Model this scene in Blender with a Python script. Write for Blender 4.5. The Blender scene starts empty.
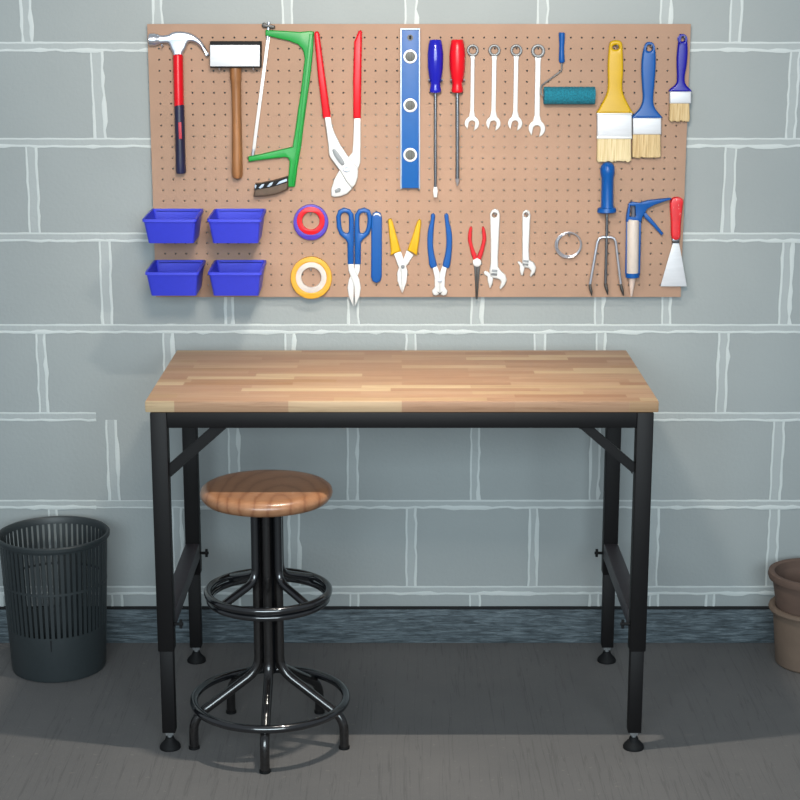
import bpy, bmesh, math, random
from mathutils import Vector, Matrix
random.seed(7)
C = bpy.context.scene.collection
PI = math.pi

# ------------------------------------------------------------------ camera
F, PITCH, CZ, D = 1726.57, 0.231, 1.835, 4.7397
cs, sn = math.cos(PITCH), math.sin(PITCH)
cam = bpy.data.objects.new('camera', bpy.data.cameras.new('camera'))
C.objects.link(cam)
cam.location = (0, -D, CZ)
cam.rotation_euler = (PI/2 - PITCH, 0, 0)
cam.data.sensor_width = 36
cam.data.lens = 36*F/800
cam.data.clip_end = 50
bpy.context.scene.camera = cam


def ray(px, py):
    u, v = (px-400)/F, (400-py)/F
    return Vector((u, cs+v*sn, -sn+v*cs))


def B(px, py, y):                       # measured point on a plane parallel to the wall
    r = ray(px, py); t = (y+D)/r.y
    return Vector((r.x*t, y, CZ+r.z*t))


def G(px, py, z=0):                     # measured point on a level plane
    r = ray(px, py); t = (z-CZ)/r.z
    return Vector((r.x*t, -D+r.y*t, z))


# ------------------------------------------------------------------ materials
def lin(c):
    c = c/255
    return c/12.92 if c <= .04045 else ((c+.055)/1.055)**2.4


def col(rgb, k=1.0):
    return tuple(min(.95, lin(v)/k) for v in rgb)


def mat(name, rgb, rough=.5, metal=0., k=1.3, var=.08, scale=60, stretch=(1, 1, 1), bump=0., bscale=200, coat=0., spec=.5):
    m = bpy.data.materials.new(name); m.use_nodes = True
    nt = m.node_tree; p = nt.nodes['Principled BSDF']
    base = col(rgb, k)
    tc = nt.nodes.new('ShaderNodeTexCoord')
    mp = nt.nodes.new('ShaderNodeMapping'); mp.inputs['Scale'].default_value = stretch
    nt.links.new(tc.outputs['Object'], mp.inputs[0])
    nz = nt.nodes.new('ShaderNodeTexNoise'); nz.inputs['Scale'].default_value = scale; nz.inputs['Detail'].default_value = 6
    nt.links.new(mp.outputs[0], nz.inputs['Vector'])
    rp = nt.nodes.new('ShaderNodeValToRGB')
    rp.color_ramp.elements[0].position = .3; rp.color_ramp.elements[1].position = .7
    rp.color_ramp.elements[0].color = (*[b*(1-var) for b in base], 1)
    rp.color_ramp.elements[1].color = (*[min(.97, b*(1+var)) for b in base], 1)
    nt.links.new(nz.outputs[0], rp.inputs[0])
    nt.links.new(rp.outputs[0], p.inputs['Base Color'])
    p.inputs['Roughness'].default_value = rough
    p.inputs['Metallic'].default_value = metal
    p.inputs['Specular IOR Level'].default_value = spec
    p.inputs['Coat Weight'].default_value = coat
    if bump:
        n2 = nt.nodes.new('ShaderNodeTexNoise'); n2.inputs['Scale'].default_value = bscale; n2.inputs['Detail'].default_value = 8
        nt.links.new(mp.outputs[0], n2.inputs['Vector'])
        bp = nt.nodes.new('ShaderNodeBump'); bp.inputs['Strength'].default_value = bump; bp.inputs['Distance'].default_value = .004
        nt.links.new(n2.outputs[0], bp.inputs['Height']); nt.links.new(bp.outputs[0], p.inputs['Normal'])
    return m


def N(nt, t, **kw):
    n = nt.nodes.new(t)
    for k_, v in kw.items():
        if k_ in n.inputs: n.inputs[k_].default_value = v
        else: setattr(n, k_, v)
    return n


def ramp(nt, stops):
    r = nt.nodes.new('ShaderNodeValToRGB')
    e = r.color_ramp.elements
    while len(e) < len(stops): e.new(.5)
    for q, (pos, c) in zip(e, stops):
        q.position = pos; q.color = (*c, 1)
    return r


def butcher_block():
    m = bpy.data.materials.new('butcher_block_wood'); m.use_nodes = True
    nt = m.node_tree; L = nt.links.new; p = nt.nodes['Principled BSDF']
    tc = N(nt, 'ShaderNodeTexCoord'); sp = N(nt, 'ShaderNodeSeparateXYZ'); L(tc.outputs['Object'], sp.inputs[0])
    ad = N(nt, 'ShaderNodeMath', operation='ADD'); L(sp.outputs[1], ad.inputs[0]); L(sp.outputs[2], ad.inputs[1])
    cb = N(nt, 'ShaderNodeCombineXYZ'); o1 = N(nt, 'ShaderNodeMath', operation='ADD'); o1.inputs[1].default_value = 5.13; L(sp.outputs[0], o1.inputs[0])
    o2 = N(nt, 'ShaderNodeMath', operation='ADD'); o2.inputs[1].default_value = 3.02; L(ad.outputs[0], o2.inputs[0])
    L(o1.outputs[0], cb.inputs[0]); L(o2.outputs[0], cb.inputs[1])
    br = N(nt, 'ShaderNodeTexBrick', offset=.37, offset_frequency=2, squash=1.35, squash_frequency=3)
    for k_, v in {'Scale': 1, 'Mortar Size': .0006, 'Mortar Smooth': .3, 'Bias': 0., 'Brick Width': .27, 'Row Height': .0335}.items(): br.inputs[k_].default_value = v
    br.inputs['Color1'].default_value = (0, 0, 0, 1); br.inputs['Color2'].default_value = (1, 1, 1, 1); br.inputs['Mortar'].default_value = (.3, .3, .3, 1)
    L(cb.outputs[0], br.inputs['Vector'])
    K = 1.72
    rp = ramp(nt, [(0, col((184, 140, 108), K)), (.22, col((206, 168, 134), K)), (.4, col((194, 150, 118), K)), (.58, col((212, 176, 140), K)), (.78, col((226, 197, 156), K)), (1, col((190, 148, 110), K))])
    L(br.outputs[0], rp.inputs[0])
    mp = N(nt, 'ShaderNodeMapping'); mp.inputs['Scale'].default_value = (3, 70, 70); L(tc.outputs['Object'], mp.inputs[0])
    nz = N(nt, 'ShaderNodeTexNoise', Scale=2.2, Detail=9, Roughness=.65, Distortion=.6); L(mp.outputs[0], nz.inputs['Vector'])
    gr = ramp(nt, [(.25, (.72, .66, .6)), (.5, (1, 1, 1)), (.8, (1.12, 1.14, 1.16))]); L(nz.outputs[0], gr.inputs[0])
    mx = N(nt, 'ShaderNodeMix', data_type='RGBA', blend_type='MULTIPLY'); mx.inputs[0].default_value = 1
    L(rp.outputs[0], mx.inputs[6]); L(gr.outputs[0], mx.inputs[7])
    L(mx.outputs[2], p.inputs['Base Color']); p.inputs['Roughness'].default_value = .5
    p.inputs['Specular IOR Level'].default_value = .35
    return m


def seat_wood():
    m = bpy.data.materials.new('oak_seat_wood'); m.use_nodes = True
    nt = m.node_tree; L = nt.links.new; p = nt.nodes['Principled BSDF']
    tc = N(nt, 'ShaderNodeTexCoord'); mp = N(nt, 'ShaderNodeMapping'); mp.inputs['Scale'].default_value = (6, 2.2, 4); mp.inputs['Location'].default_value = (-.25, .35, 0)
    L(tc.outputs['Object'], mp.inputs[0])
    wv = N(nt, 'ShaderNodeTexWave', wave_type='RINGS', rings_direction='Z')
    for k_, v in {'Scale': 1.7, 'Distortion': 6, 'Detail': 5, 'Detail Scale': .8, 'Detail Roughness': .6}.items(): wv.inputs[k_].default_value = v
    L(mp.outputs[0], wv.inputs['Vector'])
    K = 1.62
    rp = ramp(nt, [(0, col((172, 116, 82), K)), (.16, col((192, 136, 98), K)), (1, col((202, 146, 107), K))])
    L(wv.outputs[0], rp.inputs[0])
    m2 = N(nt, 'ShaderNodeMapping'); m2.inputs['Scale'].default_value = (14, 160, 60); m2.inputs['Rotation'].default_value = (0, 0, 1.2); L(tc.outputs['Object'], m2.inputs[0])
    nz = N(nt, 'ShaderNodeTexNoise', Scale=1.3, Detail=6); L(m2.outputs[0], nz.inputs['Vector'])
    gr = ramp(nt, [(.3, (.86, .83, .8)), (.6, (1, 1, 1))]); L(nz.outputs[0], gr.inputs[0])
    mx = N(nt, 'ShaderNodeMix', data_type='RGBA', blend_type='MULTIPLY'); mx.inputs[0].default_value = 1
    L(rp.outputs[0], mx.inputs[6]); L(gr.outputs[0], mx.inputs[7]); L(mx.outputs[2], p.inputs['Base Color'])
    p.inputs['Roughness'].default_value = .33; p.inputs['Coat Weight'].default_value = .25; p.inputs['Coat Roughness'].default_value = .25
    return m


def wall_mat(name, rgb, k, bump):
    m = mat(name, rgb, rough=.7, k=k, var=.035, scale=3.5, bump=bump, bscale=90, spec=.3)
    return m


def floor_mat():
    m = bpy.data.materials.new('worn_concrete'); m.use_nodes = True
    nt = m.node_tree; L = nt.links.new; p = nt.nodes['Principled BSDF']
    tc = N(nt, 'ShaderNodeTexCoord')
    n1 = N(nt, 'ShaderNodeTexNoise', Scale=2.2, Detail=8, Roughness=.6); L(tc.outputs['Object'], n1.inputs['Vector'])
    K = .92
    r1 = ramp(nt, [(.3, col((98, 96, 95), K)), (.7, col((108, 105, 103), K))]); L(n1.outputs[0], r1.inputs[0])
    # pale grit flecks
    n2 = N(nt, 'ShaderNodeTexNoise', Scale=55, Detail=4, Roughness=.7); L(tc.outputs['Object'], n2.inputs['Vector'])
    r2 = ramp(nt, [(.63, (0, 0, 0)), (.69, (1, 1, 1))]); L(n2.outputs[0], r2.inputs[0])
    m1 = N(nt, 'ShaderNodeMix', data_type='RGBA'); L(r1.outputs[0], m1.inputs[6]); m1.inputs[7].default_value = (*col((136, 130, 123), K), 1)
    mu = N(nt, 'ShaderNodeMath', operation='MULTIPLY'); mu.inputs[1].default_value = .4; L(r2.outputs[0], mu.inputs[0]); L(mu.outputs[0], m1.inputs[0])
    # fine trowel scores
    mp = N(nt, 'ShaderNodeMapping'); mp.inputs['Scale'].default_value = (26, .7, 1); L(tc.outputs['Object'], mp.inputs[0])
    n3 = N(nt, 'ShaderNodeTexNoise', Scale=1.6, Detail=3, Roughness=.5); L(mp.outputs[0], n3.inputs['Vector'])
    r3 = ramp(nt, [(.485, (1, 1, 1)), (.5, (.7, .7, .7)), (.515, (1, 1, 1))]); L(n3.outputs[0], r3.inputs[0])
    m2 = N(nt, 'ShaderNodeMix', data_type='RGBA', blend_type='MULTIPLY'); m2.inputs[0].default_value = .6
    L(m1.outputs[2], m2.inputs[6]); L(r3.outputs[0], m2.inputs[7])
    L(m2.outputs[2], p.inputs['Base Color'])
    p.inputs['Roughness'].default_value = .8; p.inputs['Specular IOR Level'].default_value = .25
    n4 = N(nt, 'ShaderNodeTexNoise', Scale=160, Detail=8); L(tc.outputs['Object'], n4.inputs['Vector'])
    bp = N(nt, 'ShaderNodeBump'); bp.inputs['Strength'].default_value = .35; bp.inputs['Distance'].default_value = .003
    L(n4.outputs[0], bp.inputs['Height']); L(bp.outputs[0], p.inputs['Normal'])
    return m


def plank_mat():
    m = bpy.data.materials.new('weathered_plank'); m.use_nodes = True
    nt = m.node_tree; L = nt.links.new; p = nt.nodes['Principled BSDF']
    tc = N(nt, 'ShaderNodeTexCoord'); mp = N(nt, 'ShaderNodeMapping'); mp.inputs['Scale'].default_value = (7, 7, 75); L(tc.outputs['Object'], mp.inputs[0])
    n1 = N(nt, 'ShaderNodeTexNoise', Scale=2.4, Detail=10, Roughness=.7, Distortion=.5); L(mp.outputs[0], n1.inputs['Vector'])
    K = .6
    r = ramp(nt, [(.3, col((22, 27, 29), K)), (.5, col((60, 69, 74), K)), (.72, col((98, 108, 113), K))]); L(n1.outputs[0], r.inputs[0])
    L(r.outputs[0], p.inputs['Base Color']); p.inputs['Roughness'].default_value = .75
    bp = N(nt, 'ShaderNodeBump'); bp.inputs['Strength'].default_value = .8; bp.inputs['Distance'].default_value = .006
    L(n1.outputs[0], bp.inputs['Height']); L(bp.outputs[0], p.inputs['Normal'])
    return m


def bristle_mat(name, a, b, k=1.3):
    m = bpy.data.materials.new(name); m.use_nodes = True
    nt = m.node_tree; L = nt.links.new; p = nt.nodes['Principled BSDF']
    tc = N(nt, 'ShaderNodeTexCoord'); mp = N(nt, 'ShaderNodeMapping'); mp.inputs['Scale'].default_value = (420, 420, 14); L(tc.outputs['Object'], mp.inputs[0])
    n1 = N(nt, 'ShaderNodeTexNoise', Scale=1, Detail=4); L(mp.outputs[0], n1.inputs['Vector'])
    r = ramp(nt, [(.35, col(a, k)), (.65, col(b, k))]); L(n1.outputs[0], r.inputs[0])
    L(r.outputs[0], p.inputs['Base Color']); p.inputs['Roughness'].default_value = .8
    bp = N(nt, 'ShaderNodeBump'); bp.inputs['Strength'].default_value = .7; bp.inputs['Distance'].default_value = .003
    L(n1.outputs[0], bp.inputs['Height']); L(bp.outputs[0], p.inputs['Normal'])
    return m


def worn_red():
    m = mat('worn_red_paint', (225, 25, 35), .35, k=1.3)
    nt = m.node_tree; L = nt.links.new; p = nt.nodes['Principled BSDF']
    src = p.inputs['Base Color'].links[0].from_socket
    tc = N(nt, 'ShaderNodeTexCoord'); mp = N(nt, 'ShaderNodeMapping'); mp.inputs['Scale'].default_value = (150, 150, 45); L(tc.outputs['Object'], mp.inputs[0])
    n1 = N(nt, 'ShaderNodeTexNoise', Scale=1, Detail=5, Roughness=.6); L(mp.outputs[0], n1.inputs['Vector'])
    r = ramp(nt, [(.6, (0, 0, 0)), (.66, (1, 1, 1))]); L(n1.outputs[0], r.inputs[0])
    mx = N(nt, 'ShaderNodeMix', data_type='RGBA'); L(r.outputs[0], mx.inputs[0]); L(src, mx.inputs[6]); mx.inputs[7].default_value = (*col((235, 190, 180), 1.3), 1)
    L(mx.outputs[2], p.inputs['Base Color'])
    return m


def nap_mat():
    m = mat('teal_nap', (22, 128, 150), .9, k=1.3, var=.35, scale=260, bump=1., bscale=420)
    return m


M = dict(
    wall=wall_mat('grey_painted_block', (154, 160, 160), 1.1, .25),
    joint=wall_mat('painted_mortar', (167, 173, 173), 1.1, .3),
    bead=wall_mat('thick_white_paint', (197, 203, 202), 1.1, .3),
    floor=floor_mat(), plank=plank_mat(),
    gap=mat('dark_gap', (22, 24, 26), .9),
    board=mat('hardboard', (199, 162, 138), .75, k=1.68, var=.06, scale=7, bump=.08, bscale=300, spec=.25),
    top=butcher_block(), seat=seat_wood(),
    black=mat('black_powder_coat', (12, 10, 11), .55, spec=.25, k=1., var=.12, scale=40, bump=.05, bscale=500),
    lit_black=mat('lit_black_enamel', (72, 66, 71), .5, k=1.5, var=.1),  # frame black, lightened: light on the stretcher tops is put into the colour
    blackshiny=mat('black_gloss_enamel', (20, 21, 24), .18, k=1., var=.1, spec=.8, coat=.5),
    hammered=mat('black_speckled_enamel', (24, 22, 22), .22, k=1., var=.6, scale=160, spec=.7, coat=.3),
    rubber=mat('black_rubber', (15, 15, 16), .7, spec=.25, k=1.),
    zinc=mat('zinc_bolt', (165, 168, 170), .35, .7, k=1.),
    bin=mat('charcoal_plastic', (42, 48, 50), .5, k=1., var=.05),
    pot=mat('brown_clay', (98, 78, 68), .85, k=1.1, var=.1, scale=18, bump=.15, bscale=60),
    pot2=mat('dusty_brown_clay', (108, 91, 78), .85, k=1.1, var=.1, scale=14, bump=.15, bscale=60),
    steel=mat('polished_steel', (190, 194, 204), .28, .8, k=1.05, var=.04, scale=90),
    white=mat('bright_steel', (243, 243, 242), .4, .2, k=1.6, var=.03, scale=90),
    satin=mat('satin_steel', (236, 238, 243), .45, .2, k=1.6, var=.05, scale=25, stretch=(1, 1, 6)),
    grey=mat('grey_steel', (120, 122, 124), .45, .4, k=1.1),
    chrome=mat('dark_chrome', (122, 124, 128), .25, .9, k=1.),
    darksteel=mat('dark_steel', (62, 60, 58), .4, .5, k=1.),
    red=mat('red_plastic', (240, 18, 36), .32, k=1.5, var=.03, spec=.3),
    redd=mat('red_dipped_vinyl', (225, 30, 42), .4, k=1.5, var=.05, spec=.3),
    crimson=mat('dull_red_insert', (190, 40, 60), .5, k=1.3),
    navyblk=mat('navy_black_rubber', (26, 27, 62), .5, k=1.3, var=.3, scale=14),
    green=mat('green_enamel', (20, 160, 62), .35, k=1.5, var=.04, spec=.3),
    brown=mat('dark_brown_wood', (92, 74, 58), .6, k=1.3, var=.15),
    oak=mat('hickory_handle', (166, 112, 66), .5, k=1.5, var=.35, scale=8, stretch=(14, 14, 1)),
    blue=mat('blue_plastic', (12, 98, 186), .32, k=1.75, var=.04, spec=.3),
    blue2=mat('blue_level_paint', (6, 104, 190), .4, k=1.75, var=.03, spec=.3),
    ultra=mat('ultramarine_plastic', (34, 34, 200), .2, k=1.75, var=.05, coat=.4, spec=.3),
    navy=mat('deep_blue_lacquer', (26, 14, 176), .3, k=1.75, var=.04, spec=.3),
    binblue=mat('storage_bin_blue', (62, 72, 220), .42, k=1.42, var=.03, spec=.3),
    yellow=mat('yellow_lacquer', (222, 178, 12), .35, k=1.5, var=.05, scale=20, spec=.3),
    yellowd=mat('yellow_dipped_vinyl', (250, 196, 24), .45, k=1.75, var=.04, spec=.3),
    tapey=mat('yellow_tape', (252, 186, 40), .5, k=1.6, var=.03),
    tapep=mat('purple_tape', (72, 44, 176), .45, k=1.3, var=.05),
    tapew=mat('white_card_core', (238, 228, 220), .7, k=1.6),
    cream=mat('cream_cartridge', (238, 224, 212), .45, k=1.6, var=.03),
    nozzle=mat('translucent_nozzle', (226, 204, 192), .4, k=1.35),
    brist=bristle_mat('pale_bristles', (214, 190, 140), (244, 226, 184)),
    brist2=bristle_mat('tan_bristles', (196, 164, 112), (232, 206, 158)),
    wornred=worn_red(), nap=nap_mat(),
    vial=mat('grey_vial_window', (118, 120, 114), .4, k=1.7, spec=.2),
    silverline=mat('pale_aluminium', (195, 212, 232), .4, .2, k=1.7),
)

# ------------------------------------------------------------------ mesh builder
LOC = {}


def cr(pts, n=4):                       # smooth closed outline
    out = []
    m = len(pts)
    for i in range(m):
        p0, p1, p2, p3 = [Vector(pts[(i+j-1) % m]) for j in range(4)]
        for k in range(n):
            t = k/n
            out.append(.5*((2*p1)+(p2-p0)*t+(2*p0-5*p1+4*p2-p3)*t*t+(3*p1-p0-3*p2+p3)*t**3))
    return [(v[0], v[1]) for v in out]


def circ(x, y, r, ry=None, n=24):
    ry = ry or r
    return [(x+r*math.cos(2*PI*i/n), y+ry*math.sin(2*PI*i/n)) for i in range(n)]


class MB:
    def __init__(s):
        s.bm = bmesh.new(); s.mi = 0

    def _mark(s, n0):
        for f in s.bm.faces:
            if not f.tag: f.material_index = s.mi; f.tag = True

    def plate(s, pts, th, yb=None, bev=.0015, holes=(), smooth=False, res=2):
        """outline (measured on the board face) extruded towards the room"""
        yb = YB if yb is None else yb
        cu = bpy.data.curves.new('outline', 'CURVE'); cu.dimensions = '2D'; cu.fill_mode = 'BOTH'
        cu.extrude = th/2-bev; cu.bevel_depth = bev; cu.bevel_resolution = res; cu.offset = -bev
        for i, ring in enumerate([pts]+list(holes)):
            if smooth and i == 0: ring = cr(ring)
            w = [B(x, y, yb-th) for x, y in ring]
            area = sum(w[j].x*w[(j+1) % len(w)].z-w[(j+1) % len(w)].x*w[j].z for j in range(len(w)))
            if (area < 0): w.reverse()
            if i: w.reverse()
            sp = cu.splines.new('POLY'); sp.points.add(len(w)-1); sp.use_cyclic_u = True
            for q, v in zip(sp.points, w): q.co = (v.x, v.z, 0, 1)
        ob = bpy.data.objects.new('outline', cu); C.objects.link(ob)
        dg = bpy.context.evaluated_depsgraph_get(); dg.update()
        me = bpy.data.meshes.new_from_object(ob.evaluated_get(dg))
        bpy.data.objects.remove(ob); bpy.data.curves.remove(cu)
        me.transform(Matrix(((1, 0, 0, 0), (0, 0, -1, yb-th/2), (0, 1, 0, 0), (0, 0, 0, 1))))
        n0 = len(s.bm.faces); s.bm.from_mesh(me); bpy.data.meshes.remove(me); s._mark(n0)
        bmesh.ops.remove_doubles(s.bm, verts=s.bm.verts, dist=2e-5)
        s.bm.faces.ensure_lookup_table()
        return s

    def rod(s, pts, radii, seg=14, caps=True, closed=False, sq=None):
        n0 = len(s.bm.faces)
        pts = [Vector(p) for p in pts]
        if not hasattr(radii, '__len__'): radii = [radii]*len(pts)
        m = len(pts); rings = []; nrm = None
        for i, p in enumerate(pts):
            if closed: t = pts[(i+1) % m]-pts[i-1]
            else: t = pts[min(i+1, m-1)]-pts[max(i-1, 0)]
            t.normalize()
            if nrm is None:
                nrm = t.orthogonal().normalized() if abs(t.y) > .9 else (Vector((0, -1, 0))-t*(-t.y)).normalized()
            else:
                nrm = (nrm-t*nrm.dot(t)).normalized()
            b = t.cross(nrm)
            fl = sq if sq else 1
            rings.append([s.bm.verts.new(p+radii[i]*(nrm*math.cos(2*PI*k/seg)*fl+b*math.sin(2*PI*k/seg))) for k in range(seg)])
        for i in range(m if closed else m-1):
            a, c = rings[i], rings[(i+1) % m]
            for k in range(seg):
                s.bm.faces.new((a[k], a[(k+1) % seg], c[(k+1) % seg], c[k]))
        if caps and not closed:
            s.bm.faces.new(rings[0][::-1]); s.bm.faces.new(rings[-1])
        s._mark(n0); return s

    def torus(s, c, R, r, axis='z', n=48, seg=12):
        c = Vector(c); pts = []
        for i in range(n):
            a = 2*PI*i/n
            pts.append(c+(Vector((R*math.cos(a), R*math.sin(a), 0)) if axis == 'z' else Vector((R*math.cos(a), 0, R*math.sin(a)))))
        return s.rod(pts, r, seg, closed=True)

    def lathe(s, c, prof, n=48, a0=0, a1=2*PI):      # closed profile of (r, z) round a vertical axis
        n0 = len(s.bm.faces); c = Vector(c)
        rings = []
        for i in range(n):
            a = a0+(a1-a0)*i/n
            rings.append([s.bm.verts.new(c+Vector((r*math.cos(a), r*math.sin(a), z))) for r, z in prof])
        for i in range(n):
            a, b = rings[i], rings[(i+1) % n]
            for k in range(len(prof)-1):
                s.bm.faces.new((a[k], b[k], b[k+1], a[k+1]))
        bmesh.ops.remove_doubles(s.bm, verts=s.bm.verts, dist=1e-6)
        s.bm.faces.ensure_lookup_table()
        s._mark(min(n0, len(s.bm.faces))); return s

    def box(s, x0, x1, y0, y1, z0, z1, bev=0., seg=2):
        n0 = len(s.bm.faces)
        g = bmesh.ops.create_cube(s.bm, size=1)
        for v in g['verts']:
            v.co = Vector((x0+(v.co.x+.5)*(x1-x0), y0+(v.co.y+.5)*(y1-y0), z0+(v.co.z+.5)*(z1-z0)))
        if bev:
            es = list({e for v in g['verts'] for e in v.link_edges})
            bmesh.ops.bevel(s.bm, geom=es, offset=bev, segments=seg, affect='EDGES', profile=.5)
        s._mark(n0); return s

    def beam(s, a, b, w, h, up=(0, 0, 1), bev=.002):     # rectangular bar from a to b
        a, b = Vector(a), Vector(b); t = (b-a); L = t.length; t.normalize()
        up = Vector(up); sd = t.cross(up).normalized(); up = sd.cross(t)
        n0 = len(s.bm.faces)
        g = bmesh.ops.create_cube(s.bm, size=1)
        for v in g['verts']:
            v.co = a+t*(v.co.x+.5)*L+sd*v.co.y*w+up*v.co.z*h
        if bev:
            es = list({e for v in g['verts'] for e in v.link_edges})
            bmesh.ops.bevel(s.bm, geom=es, offset=bev, segments=2, affect='EDGES')
        s._mark(n0); return s

    def loft(s, loops, cap0=True, cap1=True):
        n0 = len(s.bm.faces)
        R = [[s.bm.verts.new(p) for p in l] for l in loops]
        for a, b in zip(R, R[1:]):
            m = len(a)
            for k in range(m): s.bm.faces.new((a[k], a[(k+1) % m], b[(k+1) % m], b[k]))
        if cap0: s.bm.faces.new(R[0][::-1])
        if cap1: s.bm.faces.new(R[-1])
        s._mark(n0); return s

    def build(s, name, m, parent=None, label=None, sharp=38, loc=None):
        bmesh.ops.recalc_face_normals(s.bm, faces=s.bm.faces)
        off = LOC[parent.name] if parent else Vector(loc or (0, 0, 0))
        if off.length: bmesh.ops.translate(s.bm, verts=s.bm.verts, vec=-off)
        me = bpy.data.meshes.new(name); s.bm.to_mesh(me); s.bm.free()
        for q in me.polygons: q.use_smooth = True
        me.set_sharp_from_angle(angle=math.radians(sharp))
        for x in (m if isinstance(m, (list, tuple)) else [m]): me.materials.append(x)
        o = bpy.data.objects.new(name, me); C.objects.link(o)
        if parent: o.parent = parent
        else: o.location = off
        LOC[o.name] = off.copy()
        if label: o['label'] = label
        return o


def thing(name, label, cat, loc, group=None):
    o = bpy.data.objects.new(name, None); C.objects.link(o)
    o.empty_display_size = .05
    o.location = loc; LOC[o.name] = Vector(loc)
    o['label'] = label; o['category'] = cat
    if group: o['group'] = group
    return o


def tag(o, label, cat, group=None):
    o['label'] = label; o['category'] = cat
    if group: o['group'] = group
    return o


def struct(o):
    o['kind'] = 'structure'; return o


# ------------------------------------------------------------------ the setting
WX = 2.4
fl = MB(); fl.box(-WX, WX, -5.6, .12, -.06, 0)
struct(fl.build('floor', M['floor']))

w = MB(); w.box(-WX, WX, 0, .12, 0, 2.6)
JW = .0125                                      # half width of a joint
rows = [(-50, 46.5, 142.5, 237, 328.5, 416.5, 504, 590, 609)][0]
zs = [B(400, r, 0).z for r in rows]


def bead(a, b, r=.0026, ragged=.5):
    a, b = Vector(a), Vector(b); L = (b-a).length; n = max(3, int(L/.022)); t = (b-a)/L
    pts, rr = [], []; big = 0
    side = Vector((t.z, 0, t.x))
    for i in range(n+1):
        if random.random() < .09: big = random.randint(1, 4)
        k = 1+(ragged*(1.1 if big > 0 else 0))+random.uniform(-.3, .3)*ragged
        big -= 1
        pts.append(a+(b-a)*i/n+side*random.uniform(-.0012, .0012)*ragged*2); rr.append(r*k)
    w.rod(pts, rr, 6, sq=.45)


def joint_h(z, x0, x1, k=1.):
    w.mi = 1; w.box(x0, x1, -.0009, .002, z-JW*.8, z+JW*.8)
    w.mi = 2
    bead((x0, -.0009, z+JW*.8), (x1, -.0009, z+JW*.8), .0026*k, .25)
    bead((x0, -.0009, z-JW*.8), (x1, -.0009, z-JW*.8), .0037*k, .75)
    w.mi = 0


def joint_v(x, z0, z1, k=1.):
    hw = JW*random.uniform(.85, 1.15)
    w.mi = 1; w.box(x-hw, x+hw, -.0007, .002, z0, z1)
    w.mi = 2
    bead((x-hw, -.0007, z1), (x-hw+random.uniform(-.002, .002), -.0007, z0), .003*k, .55)
    bead((x+hw, -.0007, z1), (x+hw+random.uniform(-.002, .002), -.0007, z0), .0037*k, .85)
    w.mi = 0


def wx(px, py): return B(px, py, 0).x


for i, py in enumerate(rows[1:8]):
    z = zs[i+1]
    if py == 416.5:
        joint_h(z, -WX, wx(96, py)); joint_h(z, wx(150, py), WX)
    elif py == 504:
        joint_h(z, -WX, wx(96, py)); joint_h(z, wx(96, py), wx(200, py), .55); joint_h(z, wx(200, py), WX)
    else:
        joint_h(z, -WX, WX)
vert = [
    (25, 157, 287, 411, 543, 666, 737), (98, 222, 350, 478, 604, 668, 793), (33, 165, 292, 415, 540, 664, 729),
    (106, 229, 353, 477, 600, 667, 786), (42, 169, 290, 411, 539, 600, 722), (234, 353, 475, 595, 777),
    (54, 178, 294, 411, 533), (236, 354, 475, 594, 654, 710)]
for i, vs in enumerate(vert):
    mid = (rows[i]+rows[i+1])/2
    z1 = zs[1]+.262-JW*.8 if i == 0 else zs[i]-JW*.8
    z0 = (0 if i == 7 else zs[i+1]+JW*.8)
    xs = [wx(v, mid) for v in vs]
    x = xs[0]-.345
    while x > -WX: xs.append(x); x -= .345
    x = max(xs)+.345
    while x < WX: xs.append(x); x += .345
    for x in xs: joint_v(x, z0, z1)
joint_h(zs[1]+.262, -WX, WX); joint_h(zs[1]+.524, -WX, WX)
for k in range(-7, 8):
    joint_v(.165+k*.345, zs[1]+.262+JW*.8, zs[1]+.524-JW*.8); joint_v(.02+k*.345, zs[1]+.524+JW*.8, 2.6)
struct(w.build('wall_back', [M['wall'], M['joint'], M['bead']]))

zb = B(400, 610, -.022).z
b = MB(); b.box(-WX, WX, -.022, -.0005, 0, zb, .003)
b.mi = 1; b.box(-WX, WX, -.017, -.0005, zb, zb+.004)
struct(b.build('baseboard_back', [M['plank'], M['gap']]))

# ------------------------------------------------------------------ pegboard
BY = -.026                                       # front face of the board
YB = BY+.0003                                    # things rest against it
bl, brr = .0497-.7294+.005, .0497+.7294-.003
bt_, bb_ = B(400, 24, BY).z, B(400, 297, BY).z
pb = MB(); bm = pb.bm
PX = (brr-bl-2*.0290)/48; hz0 = B(400, 37.6, BY).z; hz1 = B(400, 285, BY).z; PZ = (hz0-hz1)/23; hr = .0026
for ci in range(49):
    for ri in range(24):
        hx = bl+.0290+ci*PX; hz = hz0-ri*PZ
        out, inn, deep, outb = [], [], [], []
        for k in range(8):
            a = k*PI/4; c_, s_ = math.cos(a), math.sin(a); q = max(abs(c_), abs(s_))
            out.append(bm.verts.new((hx+c_/q*PX/2, BY, hz+s_/q*PZ/2)))
            inn.append(bm.verts.new((hx+c_*hr, BY, hz+s_*hr)))
            deep.append(bm.verts.new((hx+c_*hr, BY+.0064, hz+s_*hr)))
            outb.append(bm.verts.new((hx+c_/q*PX/2, BY+.0064, hz+s_/q*PZ/2)))
        for k in range(8):
            j = (k+1) % 8
            bm.faces.new((out[k], out[j], inn[j], inn[k])); bm.faces.new((inn[k], inn[j], deep[j], deep[k])); bm.faces.new((deep[k], deep[j], outb[j], outb[k]))
x0, x1 = bl+.0290-PX/2, bl+.0290+48.5*PX; z1_, z0_ = hz0+PZ/2, hz0-23.5*PZ


def quad(*p): bm.faces.new([bm.verts.new(v) for v in p])


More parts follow.
